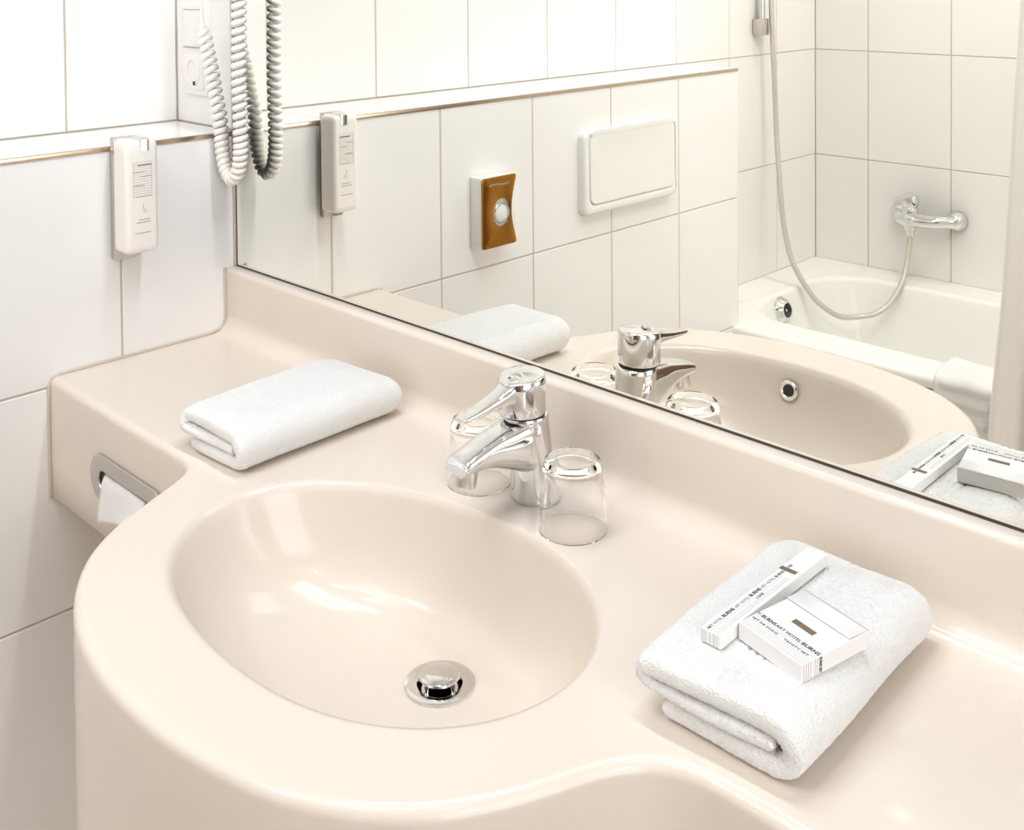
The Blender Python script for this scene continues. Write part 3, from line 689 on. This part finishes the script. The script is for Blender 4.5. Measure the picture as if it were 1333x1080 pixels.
# bath mixer
mx = empty('bath_mixer', (.175, YF, -.155), 'chrome wall-mounted bath mixer tap with lever above the tub', 'faucet')
for x in (-.080, .085): lathe('escutcheon', [(0, .040), (.010, .039), (.020, .032), (.027, .018), (.0285, .006), (.0285, .0005)], M['chrome'], mx, (x, 0, 0), (0, 1, 0), seg=32)
bm = bmesh.new()
V, Fc = tube_VF(spline([(-.078, .036, 0), (-.060, .058, 0), (-.03, .066, -.002), (.02, .066, -.002), (.055, .058, 0), (.083, .036, 0)], 40), [.0185+.006*math.exp(-((i-14)/8)**2) for i in range(40)], 20); add_VF(bm, V, Fc)
V, Fc = lathe_VF([(0, -.050), (.011, -.050), (.0115, -.036), (.0175, -.034), (.019, -.01), (.0235, .012), (.0240, .030), (.022, .034)], 28, Matrix.Translation((-.026, .066, 0))); add_VF(bm, V, Fc)
bobj('body', bm, M['chrome'], mx, sharp=50)
hk = lathe('lever', [(.022, .0345), (.0245, .038), (.0255, .052), (.0235, .064), (.016, .072), (.006, .0755), (0, .076)], M['chrome'], mx, (-.026, .066, 0), seg=28)
V, Fc = rings([RR3(y, zt, zb, hw, r) for y, zt, zb, hw, r in ((.078, .073, .048, .016, .007), (.10, .070, .056, .014, .005), (.122, .070, .062, .012, .0035), (.135, .070, .065, .010, .0022))], True, True, True)
bm = bmesh.new(); add_VF(bm, [(x-.026, y, z) for x, y, z in V], Fc); bobj('lever_arm', bm, M['chrome'], hk, sharp=50)
lathe('mark', [(0, .001), (.003, .001), (.003, 0)], M['dark'], hk, (-.004, .088, .046), (.5, .8, .1), seg=12)
# shower hose
# hose hangs from the rail on the left end wall: keep x clear of that wall
hp = [(.150, -2.094, -.2073), (.150, -2.070, -.2843), (.149, -2.04, -.3324), (.1329, -2.0, -.3821), (.109, -1.965, -.4074), (.071, -1.94, -.4185), (.0420, -1.90, -.4165), (.0192, -1.87, -.3983), (-.0142, -1.845, -.3628), (-.0535, -1.83, -.3022), (-.0813, -1.828, -.2458), (-.1019, -1.83, -.1618), (-.1145, -1.835, -.0765), (-.1367, -1.852, .0844), (-.1408, -1.847, .2505), (-.1459, -1.84, .4713), (-.147, -1.84, .85)]
hs = tube('shower_hose', spline(hp, 200), .0075, M['hose'], None, 12); tag(hs, 'grey shower hose looping down from the rail to the bath mixer', 'hose')
rl_ = empty('shower_rail', (XL, -1.817, .395), 'chrome shower rail with square foot on the end wall of the bath', 'shower rail')
box('rail_foot', (.0005, -.017, -.024), (.036, .017, .024), M['satin'], rl_, bev=.004)
tube('rail', [(.020, -.004, .024), (.020, -.004, .70)], .009, M['chrome'], rl_, 16)
box('rail_head', (.0005, -.017, .70), (.036, .017, .74), M['satin'], rl_, bev=.004)
lathe('hand_shower', [(0, .0), (.012, 0), (.013, .10), (.03, .12), (.045, .125), (.045, .14), (0, .145)], M['chrome'], rl_, (.045, .03, .50), (.45, 0, 1), seg=28)

# ------------------------------------------------------------------ bath mat over the tub edge
V = []; nu, nv = 30, 60
hang = spline([(-1.512, -.352), (-1.505, -.320), (-1.46, -.322), (-1.42, -.322), (-1.400, -.330), (-1.396, -.36), (-1.394, -.45), (-1.396, -.60)], nv)
for i in range(nu):
    u = i/(nu-1)
    for j in range(nv):
        y, z = hang[j]; rib = .0065*max(0, math.sin(j*1.30))*(.12 < u < .92)*(j > 19)
        V.append((.520+.128*u+.003*math.sin(j*.3+1), y+rib+.002*math.sin(u*9), z+.0022*math.sin(u*8+j*.2)*(j < 20)))
Fc = [(i*nv+j, (i+1)*nv+j, (i+1)*nv+j+1, i*nv+j+1) for i in range(nu-1) for j in range(nv-1)]
bmt = mesh('bath_mat', V, Fc, M['terry']); s_ = bmt.modifiers.new('s', 'SOLIDIFY'); s_.thickness = .007; s_.offset = 1; tag(bmt, 'white ribbed terry bath mat hung over the edge of the tub', 'bath mat')

# ------------------------------------------------------------------ shower curtain
V = []; nu, nv = 200, 24
for i in range(nu):
    u = i/(nu-1)
    for j in range(nv):
        v = j/(nv-1); z = -.78+2.08*v
        xl = .655+.030*min(1, max(0, (v-.186)/.14))+.125*max(0, v-.33)
        V.append((xl+(1.58-xl)*u, -1.355+.020*math.sin(u*62+.6*math.sin(v*3))+.006*math.sin(u*140+v*2), z))
Fc = [(i*nv+j, (i+1)*nv+j, (i+1)*nv+j+1, i*nv+j+1) for i in range(nu-1) for j in range(nv-1)]
cu = mesh('shower_curtain', V, Fc, M['curtain']); s_ = cu.modifiers.new('s', 'SOLIDIFY'); s_.thickness = .0008; tag(cu, 'pale beige shower curtain gathered at the right end of the tub', 'curtain')
cr = tube('curtain_rail', [(XL, -1.352, 1.325), (XR, -1.352, 1.325)], .011, M['chrome'], None, 14); tag(cr, 'chrome rail holding the shower curtain near the ceiling', 'rail')
